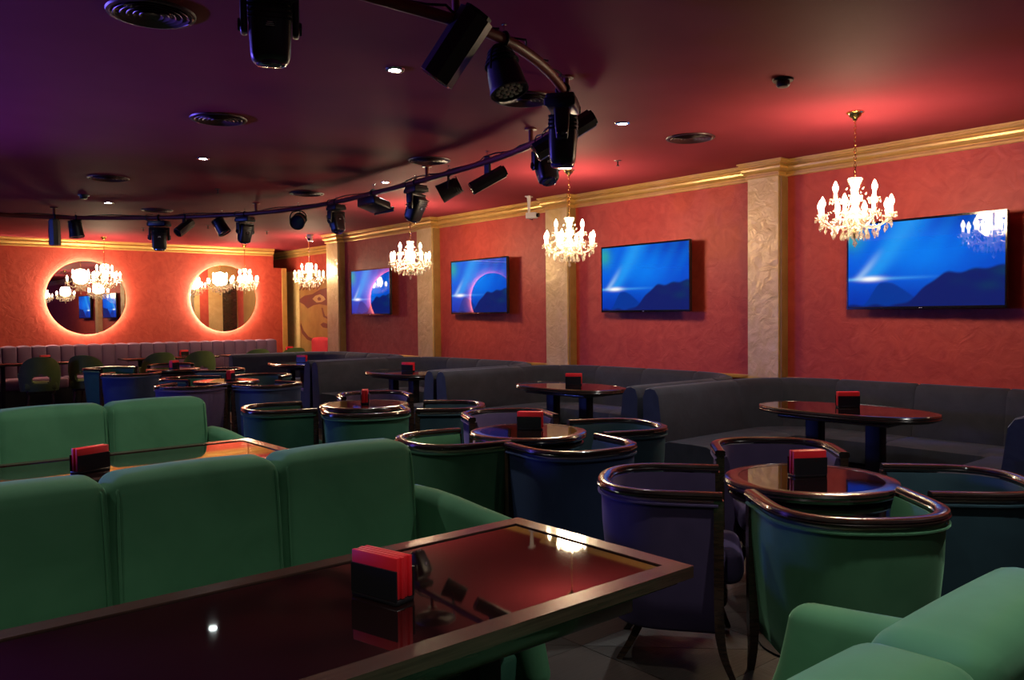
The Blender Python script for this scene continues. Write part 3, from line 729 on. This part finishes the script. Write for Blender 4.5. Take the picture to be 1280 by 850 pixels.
# ------------------------------------------------------------------ barrel chairs
def u_path(a=.31, b=.30, arm=.18, n=20, e=2.5):
    P = [(a, arm), (a, arm * .5)]
    for k in range(n + 1):
        t_ = PI * k / n; c, s = math.cos(t_), math.sin(t_)
        P.append((a * math.copysign(abs(c) ** (2 / e), c), -b * abs(s) ** (2 / e)))
    return P + [(-a, arm * .5), (-a, arm)]
RAILZ = .735
def make_chair(velvet):
    t = thing('barrel_chair', '', 'chair')
    P = u_path()                                   # runs +x arm -> back -> -x arm : clockwise seen from above, inside is to the right
    prof = [(.052, .20), (.030, .17), (.004, .22), (-.006, .45), (-.004, .66), (-.008, .698), (-.046, .698), (-.052, .64), (-.058, .40), (-.050, .25)]
    prof = [(-o if False else o, z) for o, z in prof]
    # sweep offsets are to the left of travel; travelling clockwise the outside is on the left
    def taper(i, L, o, z): return (o - .045 * max(0, (.698 - z) / .55) ** 1.2, z)
    sh = sweep(P, [(o - .008, z) for o, z in ((-.012, .165), (.006, .180), (.008, .30), (.010, .55), (.006, .690), (-.040, .700), (-.050, .66), (-.056, .40), (-.050, .20))], scl=taper)
    obj('shell', sh, velvet, t, ang=50)
    obj('piping', sweep(P, [(.004, .676), (.012, .680), (.012, .686), (.004, .690)], scl=None), velvet, t)
    R_ = u_path(.305, .295, .195)
    obj('rail', sweep(R_, [(.010, .702), (.018, .707), (.019, .714), (.015, .717), (.018, .721), (.015, .729), (.006, .733), (-.022, .733), (-.031, .729), (-.034, .721), (-.031, .717), (-.034, .713), (-.031, .703)]), 'rail_wood', t, ang=25)
    obj('seat_cushion', rbox(.425, .47, .13, .05, 3, puff=.006, c=(0, .045, .405), inner=3,
        fn=lambda x, y, z: (x * (1 - .42 * max(0, (-y - .02) / .19) ** 2.2), y, z)), velvet, t)
    obj('seat_frame', rbox(.38, .36, .10, .03, 2, c=(0, .04, .29), inner=2, fn=lambda x, y, z: (x * (1 - .4 * max(0, -y / .15) ** 2), y, z)), 'dark_wood', t)
    for s in (-1, 1):
        pth = [(s * .296, .182, .702), (s * .296, .182, .45), (s * .292, .184, .22), (s * .288, .200, .10), (s * .284, .238, .0)]
        obj('front_leg', tube(catmull(pth, 4), [.026] * 10 + [.024 - .0015 * k for k in range(7)], 4), 'dark_wood', t)
        pth = [(s * .12, -.10, .25), (s * .135, -.13, .15), (s * .15, -.17, .07), (s * .165, -.215, .0)]
        obj('rear_leg', tube(catmull(pth, 4), [.026 - .0008 * k for k in range(13)], 4), 'dark_wood', t)
    return t
protos = {}
def chair(kind, x, y, deg, label):
    if kind not in protos: protos[kind] = make_chair(kind + '_velvet'); o = protos[kind]
    else: o = copy_tree(protos[kind])
    o.location = (x, y, 0); o.rotation_euler = (0, 0, math.radians(deg)); o['label'] = label; o['group'] = 'barrel chairs'
    return o

# ------------------------------------------------------------------ round tables
TZ = .72
def edge_prof(R_, z):
    return [(0, z - .046), (R_ - .035, z - .046), (R_ - .014, z - .042), (R_ - .004, z - .034), (R_, z - .026), (R_ - .003, z - .019), (R_, z - .012), (R_ - .006, z - .003), (R_ - .014, z), (R_ - .062, z), (R_ - .064, z - .003), (0, z - .003)]
def make_round_table():
    t = thing('round_table', '', 'table')
    R_ = .355
    obj('table_top', lathe(edge_prof(R_, TZ), 56), 'rail_wood', t, ang=30)
    obj('glass_inset', lathe([(0, TZ - .0028), (R_ - .064, TZ - .0028), (R_ - .064, TZ - .0012), (0, TZ - .0012)], 56), 'table_glass', t)
    obj('lower_ring', lathe([(R_ - .10, TZ - .085), (R_ - .03, TZ - .085), (R_ - .018, TZ - .075), (R_ - .018, TZ - .062), (R_ - .03, TZ - .053), (R_ - .10, TZ - .053)], 48, cap=False), 'rail_wood', t, ang=25)
    obj('apron', lathe([(0, TZ - .09), (R_ - .12, TZ - .09), (R_ - .11, TZ - .046), (0, TZ - .046)], 40), 'dark_wood', t)
    obj('column', lathe([(.05, .03), (.038, .08), (.034, .35), (.04, .58), (.07, .63), (0, .63)], 20), 'black_metal', t)
    obj('foot', lathe([(0, 0), (.21, 0), (.21, .012), (.06, .03), (0, .032)], 32), 'black_metal', t)
    return t
RT = make_round_table()
CL = [(3.21, 1.84), (3.30, 3.74), (3.375, 5.81), (3.54, 9.11), (3.85, 11.83)]
RN = ['fifth round table from the mauve bench, beside the green sofa arm', 'fourth round table from the mauve bench', 'third round table from the mauve bench', 'second round table from the mauve bench', 'round table closest to the mauve bench']
for i, (c, lb) in enumerate(zip(CL, RN)):
    o = RT if i == 0 else copy_tree(RT)
    o.location = (*c, 0); o['label'] = 'lacquered ' + lb; o['group'] = 'round tables'; o.rotation_euler = (0, 0, .3 * i)
q = ['at the fifth round table from the mauve bench', 'at the fourth round table from the mauve bench', 'at the third round table from the mauve bench', 'at the second round table from the mauve bench', 'at the round table nearest the mauve bench']
chair('purple', 2.765, 2.215, 217, 'purple barrel chair beside the corner of the front long table')
chair('purple', 3.798, 2.376, 132, 'purple barrel chair facing the green one ' + q[0])
chair('green', 2.886, 1.505, 321, 'green barrel chair ' + q[0])
chair('teal', 3.59, 1.415, 42, 'dark teal barrel chair ' + q[0])
chair('green', 2.78, 3.80, 261, 'green barrel chair ' + q[1])
chair('navy', 3.126, 3.175, 350, 'navy barrel chair ' + q[1])
chair('teal', 3.815, 3.515, 66, 'dark teal barrel chair ' + q[1])
chair('purple', 3.73, 4.448, 155, 'purple barrel chair ' + q[1])
chair('dark_green', 2.78, 6.01, 255, 'dark green barrel chair %s, sofa side' % q[2])
chair('dark_green', 3.135, 5.365, 336, 'dark green barrel chair opposite the purple one, third table from mauve bench')
chair('teal', 3.752, 5.228, 50, 'dark teal barrel chair ' + q[2])
chair('purple', 3.825, 6.409, 159, 'purple barrel chair ' + q[2])
chair('purple', 2.984, 8.681, 307, 'purple barrel chair ' + q[3])
chair('navy', 3.646, 8.227, 20, 'navy barrel chair ' + q[3])
chair('dark_green', 3.347, 9.694, 215, 'dark green barrel chair ' + q[3])
chair('teal', 4.136, 9.49, 132, 'dark teal barrel chair ' + q[3])
chair('navy', 3.088, 11.133, 320, 'navy barrel chair ' + q[4])
chair('dark_green', 3.22, 12.60, 207, 'dark green barrel chair ' + q[4])
chair('teal', 4.21, 11.058, 43, 'dark teal barrel chair ' + q[4])
chair('purple', 4.139, 12.80, 160, 'purple barrel chair ' + q[4])

# ------------------------------------------------------------------ booths along the screen wall
BC = [2.87 + 2.775 * k for k in range(4)]
def booth_path():
    # local: wall side +x; y along the wall. outer line of the back, travelled so that the inside is on the left
    xo, xi, hy, r = 1.29, -.50, 1.375, .72
    P = [(xi, -hy)]
    n = 8
    P += [(x_, -hy) for x_ in (xi + .17, xi + .34, xo - r)]
    for k in range(1, n + 1): a = PI / 2 * k / n; P.append((xo - r + r * math.sin(a), -hy + r - r * math.cos(a)))
    P += [(xo, y_) for y_ in (-.35, 0, .35)]
    for k in range(n + 1): a = PI / 2 * k / n; P.append((xo - r + r * math.cos(a), hy - r + r * math.sin(a)))
    P += [(x_, hy) for x_ in (xi + .34, xi + .17, xi)]
    return P
BP = booth_path()
def soft(L_):
    return None
def make_booth():
    t = thing('booth', '', 'booth')
    N = len(BP)
    cuts = [0, 3, 7, 11, 13, 15, 19, 23, N - 1]
    back = [(.03, .10), (.015, .60), (.012, .78), (.035, .835), (.085, .852), (.135, .840), (.170, .79), (.195, .60), (.225, .40), (.225, .10)]
    seat = [(.20, .26), (.20, .43), (.26, .452), (.48, .455), (.62, .450), (.665, .43), (.672, .36), (.66, .27), (.62, .255)]
    for a, b in zip(cuts[:-1], cuts[1:]):
        seg = BP[a:b + 1]
        fine = catmull([(p[0], p[1], 0) for p in seg], 3)
        fine = [(p[0], p[1]) for p in fine]
        # tiny crease at both ends of a section
        def cr(pr):
            cx = sum(p[0] for p in pr) / len(pr); cz = sum(p[1] for p in pr) / len(pr)
            def f(i, L, o, z):
                k = .965 if i in (0, L - 1) else 1.0
                return (cx + (o - cx) * k, cz + (z - cz) * k if z > .3 else z)
            return f
        # shorten the ends so that sections do not touch
        def trim_ends(Q, d):
            A, B = Vector(Q[0]), Vector(Q[1]); C_, D = Vector(Q[-1]), Vector(Q[-2])
            return [tuple(A + (B - A).normalized() * d)] + [tuple(A + (B - A).normalized() * (d + .014))] + Q[1:-1] + [tuple(C_ + (D - C_).normalized() * (d + .014))] + [tuple(C_ + (D - C_).normalized() * d)]
        ff = trim_ends(fine, .0015)
        obj('back_section', sweep(ff, back, scl=cr(back)), 'slate_velvet', t, ang=50)
        sf = ff
        obj('seat_section', sweep(sf, seat, scl=cr(seat)), 'slate_velvet', t, ang=50)
    obj('plinth', sweep(BP, [(.05, 0), (.05, .24), (.60, .24), (.60, 0)]), 'black_plastic', t)
    return t
BT = make_booth()
bn = ['dark slate velvet booth under the fourth screen from the mirror wall', 'dark slate velvet booth under the third screen from the mirror wall', 'dark slate velvet booth under the second screen from the mirror wall', 'dark slate velvet booth closest to the mural recess']
for i, y in enumerate(BC):
    o = BT if i == 0 else copy_tree(BT)
    o.location = (5.42, y, 0); o['label'] = bn[i]; o['group'] = 'wall booths'

def ellipse_lathe(prof, a, b, n=64):
    """lathe whose radius offsets (from the rim, <=0) are kept on an ellipse a x b"""
    m_ = MB(); k = len(prof)
    for i in range(n):
        t_ = 2 * PI * i / n
        for o, z in prof:
            f = 2.3
            c, s = math.cos(t_), math.sin(t_)
            m_.v.append(((a + o) * math.copysign(abs(c) ** (2 / f), c), (b + o) * math.copysign(abs(s) ** (2 / f), s), z))
    for i in range(n):
        for j in range(k - 1):
            A, B = i * k + j, ((i + 1) % n) * k + j; m_.f.append((A, B, B + 1, A + 1))
    m_.f.append(tuple((n - 1 - i) * k for i in range(n))); m_.f.append(tuple(i * k + k - 1 for i in range(n)))
    return m_
def make_oval():
    t = thing('oval_table', '', 'table')
    z = .75
    obj('table_top', ellipse_lathe([(-.06, z - .05), (-.015, z - .046), (-.003, z - .038), (0, z - .028), (-.004, z - .022), (0, z - .014), (-.006, z - .003), (-.014, z), (-.04, z), (-.042, z - .003)], .35, .63), 'rail_wood', t, ang=30)
    obj('glass_inset', ellipse_lathe([(-.043, z - .0028), (-.042, z - .0012)], .35, .63), 'table_glass', t)
    for s in (-1, 1):
        obj('column', rbox(.09, .11, .64, .012, 2, c=(0, s * .22, .36)), 'black_metal', t)
        obj('foot', rbox(.42, .14, .04, .012, 2, c=(0, s * .22, .02)), 'black_metal', t)
    obj('under_board', rbox(.40, .80, .03, .01, 1, c=(0, 0, z - .066)), 'dark_wood', t)
    return t
OT = make_oval()
OV = [(5.46, 2.87), (5.44, 5.58), (5.42, 8.40), (5.42, 11.22)]
for i, (x, y) in enumerate(OV):
    o = OT if i == 0 else copy_tree(OT)
    o.location = (x, y, 0); o['label'] = 'oval two-column table in the ' + bn[i].replace('dark slate velvet ', ''); o['group'] = 'oval booth tables'

# ------------------------------------------------------------------ mauve bench on the mirror wall
bench = thing('wall_bench', 'mauve channel-tufted bench along the mirror wall', 'bench', (4.2, 15.45, 0))
x = 1.30; pw = .215
pan = mesh('back_channel', rbox(pw - .003, .20, .56, .026, 3, puff=.020, c=(0, 0, .69), inner=3), 'mauve_velvet')
k = 0
while x < 7.0:
    obj('back_channel', pan, None, bench, (x + pw / 2 - 4.2, .255, 0)); x += pw; k += 1
xe = x
n_s = 6; sw = (xe - 1.30) / n_s
sme = mesh('seat_cushion', rbox(sw - .006, .56, .17, .04, 3, puff=.012, c=(0, 0, .375), inner=2), 'mauve_velvet')
for k in range(n_s): obj('seat_cushion', sme, None, bench, (1.30 + sw * (k + .5) - 4.2, -.12, 0))
obj('plinth', box(1.32 - 4.2, xe - .02 - 4.2, -.34, .33, 0, .289), 'black_plastic', bench)
obj('back_board', box(1.31 - 4.2, xe - .01 - 4.2, .352, .375, .289, .93), 'mauve_velvet', bench)

def far_table(x0, x1, y, lb):
    t = thing('bench_table', lb, 'table', ((x0 + x1) / 2, y, 0), 0, 'bench tables'); L = x1 - x0
    obj('table_top', rbox(L, .62, .035, .010, 2, c=(0, 0, .733)), 'dark_wood', t)
    for s in (-1, 1):
        obj('column', rbox(.06, .06, .69, .008, 1, c=(s * (L / 2 - .28), 0, .37)), 'black_metal', t)
        obj('foot', rbox(.08, .50, .03, .01, 1, c=(s * (L / 2 - .28), 0, .015)), 'black_metal', t)
far_table(1.95, 3.50, 14.62, 'dark bench table with two loop-back chairs below the mirror of many lamps')
far_table(3.98, 5.50, 14.75, 'dark bench table between the two mirrors')
far_table(5.66, 7.10, 14.72, 'dark bench table nearest the mural recess')

def make_loop_chair():
    t = thing('loop_back_chair', '', 'chair')
    # shell: cylinder section open to the front (+y), tall at the back, arms at the sides, hole in the back
    NU, NV = 44, 22; mb = MB(); keep = {}
    for th, sgn in ((0, 0), (.045, 1)):
        for i in range(NU + 1):
            a = -PI / 2 - math.radians(118) + math.radians(236) * i / NU
            dev = abs(a + PI / 2) / math.radians(118)
            top = .62 + .25 * max(0, 1 - (dev / .62) ** 2.4) ** .7
            for j in range(NV + 1):
                z = .36 + (top - .36) * j / NV
                f = .88 + .12 * min(1, (z - .36) / .25) - .03 * max(0, z - .62) / .24
                rx, ry = .285 * f + (th if sgn else 0), .255 * f + (th if sgn else 0)
                mb.v.append((rx * math.cos(a), ry * math.sin(a) + .02 - .10 * max(0, z - .5), z))
    base = (NU + 1) * (NV + 1)
    hole = set()
    for i in range(NU):
        for j in range(NV):
            a = (i + .5) / NU - .5; z = .36 + .5 * (j + .5) / NV
            if (a / .125) ** 2 + ((z - .535) / .065) ** 2 < 1: hole.add((i, j))
    vid = lambda i, j, k: k * base + i * (NV + 1) + j
    for i in range(NU):
        for j in range(NV):
            if (i, j) in hole: continue
            mb.f.append((vid(i, j, 0), vid(i, j + 1, 0), vid(i + 1, j + 1, 0), vid(i + 1, j, 0)))
            mb.f.append((vid(i, j, 1), vid(i + 1, j, 1), vid(i + 1, j + 1, 1), vid(i, j + 1, 1)))
            for (di, dj, e) in ((-1, 0, ((i, j), (i, j + 1))), (1, 0, ((i + 1, j + 1), (i + 1, j))), (0, -1, ((i + 1, j), (i, j))), (0, 1, ((i, j + 1), (i + 1, j + 1)))):
                q_ = (i + di, j + dj)
                if q_ in hole or not (0 <= q_[0] < NU and 0 <= q_[1] < NV):
                    (A, B) = e; mb.f.append((vid(*A, 0), vid(*A, 1), vid(*B, 1), vid(*B, 0)))
    obj('back_shell', mb, 'moss_velvet', t, ang=60)
    obj('seat', rbox(.50, .48, .11, .04, 3, puff=.012, c=(0, .03, .43), inner=2), 'moss_velvet', t)
    obj('seat_rail', rbox(.44, .42, .05, .02, 2, c=(0, .02, .35)), 'dark_wood', t)
    for s in (-1, 1):
        obj('leg', tube([(s * .17, .18, .34), (s * .22, .23, 0)], [.018, .010], 8), 'dark_wood', t)
        obj('leg', tube([(s * .17, -.14, .34), (s * .22, -.22, 0)], [.018, .010], 8), 'dark_wood', t)
    return t
LC = make_loop_chair()
for i, (x, y, r, lb) in enumerate(((2.60, 13.95, -.10, 'moss green loop-back chair with its back hole in full view'), (3.28, 14.0, -.55, 'moss green loop-back chair turned sideways beside the one with its hole in view'),
                                   (4.36, 14.15, -.05, 'moss green loop-back chair at the table between the mirrors, by the barrel chairs'), (5.02, 14.15, -.08, 'moss green loop-back chair beneath the mirror by the recess'),
                                   (5.98, 14.1, 0, 'moss green loop-back chair at the table nearest the recess'), (6.66, 14.1, 0, 'moss green loop-back chair behind the last booth back'))):
    o = LC if i == 0 else copy_tree(LC)
    o.location = (x, y, 0); o.rotation_euler = (0, 0, r); o['label'] = lb; o['group'] = 'loop-back chairs'; o.scale = (.86, .92, 1.0)

t = thing('red_armchair', 'bright red armchair standing before the mural', 'chair', (7.28, 14.55, 0), PI / 2)
obj('backrest', rbox(.62, .14, .62, .06, 3, puff=.02, c=(0, -.25, .70), inner=2), 'red_velvet', t)
obj('seat', rbox(.50, .52, .18, .05, 3, puff=.015, c=(0, .04, .38), inner=2), 'red_velvet', t)
for s in (-1, 1):
    obj('armrest', rbox(.09, .56, .34, .04, 3, c=(s * .29, .02, .46)), 'red_velvet', t)
    for y in (-.22, .22): obj('leg', tube([(s * .25, y, .30), (s * .27, y * 1.1, 0)], [.02, .014], 8), 'dark_wood', t)

# ------------------------------------------------------------------ red menu cards in black holders
holder = [('holder_base', mesh('holder_base', rbox(.150, .062, .012, .003, 1, c=(0, 0, .006)), 'holder_black')),
          ('holder_plate', mesh('holder_plate', box(-.075, .075, -.031, -.027, .012, .082), 'holder_black')),
          ('holder_plate', mesh('holder_plate', box(-.075, .075, .027, .031, .012, .082), 'holder_black'))]
card = mesh('menu_card', rbox(.150, .0105, .098, .002, 1, c=(0, 0, .062)), 'red_card')
def menu(x, y, z, r, label, s=1.):
    t = thing('menu_holder', label, 'menu holder', (x, y, z), r, 'red menu holders'); t.scale = (s, s, s)
    for n, me in holder: obj(n, me, None, t)
    for k in range(4): obj('menu_card', card, None, t, (.004 * (k % 2), -.0186 + .0124 * k, 0))
gz = .746
menu(1.030, 1.700, gz, PI / 2 + .24, 'red menus in a black holder on the front long table')
menu(.93, 3.98, gz, .35, 'red menus in a black holder on the long table behind the sofa')
for i, (c, d) in enumerate(zip(CL, ((.03, .03), (.04, .03), (.02, .02), (.05, 0), (.02, .02)))):
    menu(c[0] + d[0], c[1] + d[1], TZ - .0012, (-.55, -.9, 1.0, .9, .6)[i], 'red menus in a black holder on the ' + RN[i].split(',')[0])
for i, (x, y) in enumerate(OV):
    menu(x + .08, y + .02, .7488, (-.75, -.9, -1.0, -1.0)[i], 'red menus in black holder, ' + bn[i].replace('dark slate velvet ', ''))
menu(2.80, 14.60, .7505, .3, 'red menus in a black holder on the bench table with the sideways chair')
menu(5.00, 14.78, .7505, .3, 'red menus in a black holder on the bench table between the mirrors')
menu(6.95, 14.72, .7505, .3, 'red menus in a black holder on the bench table nearest the recess')
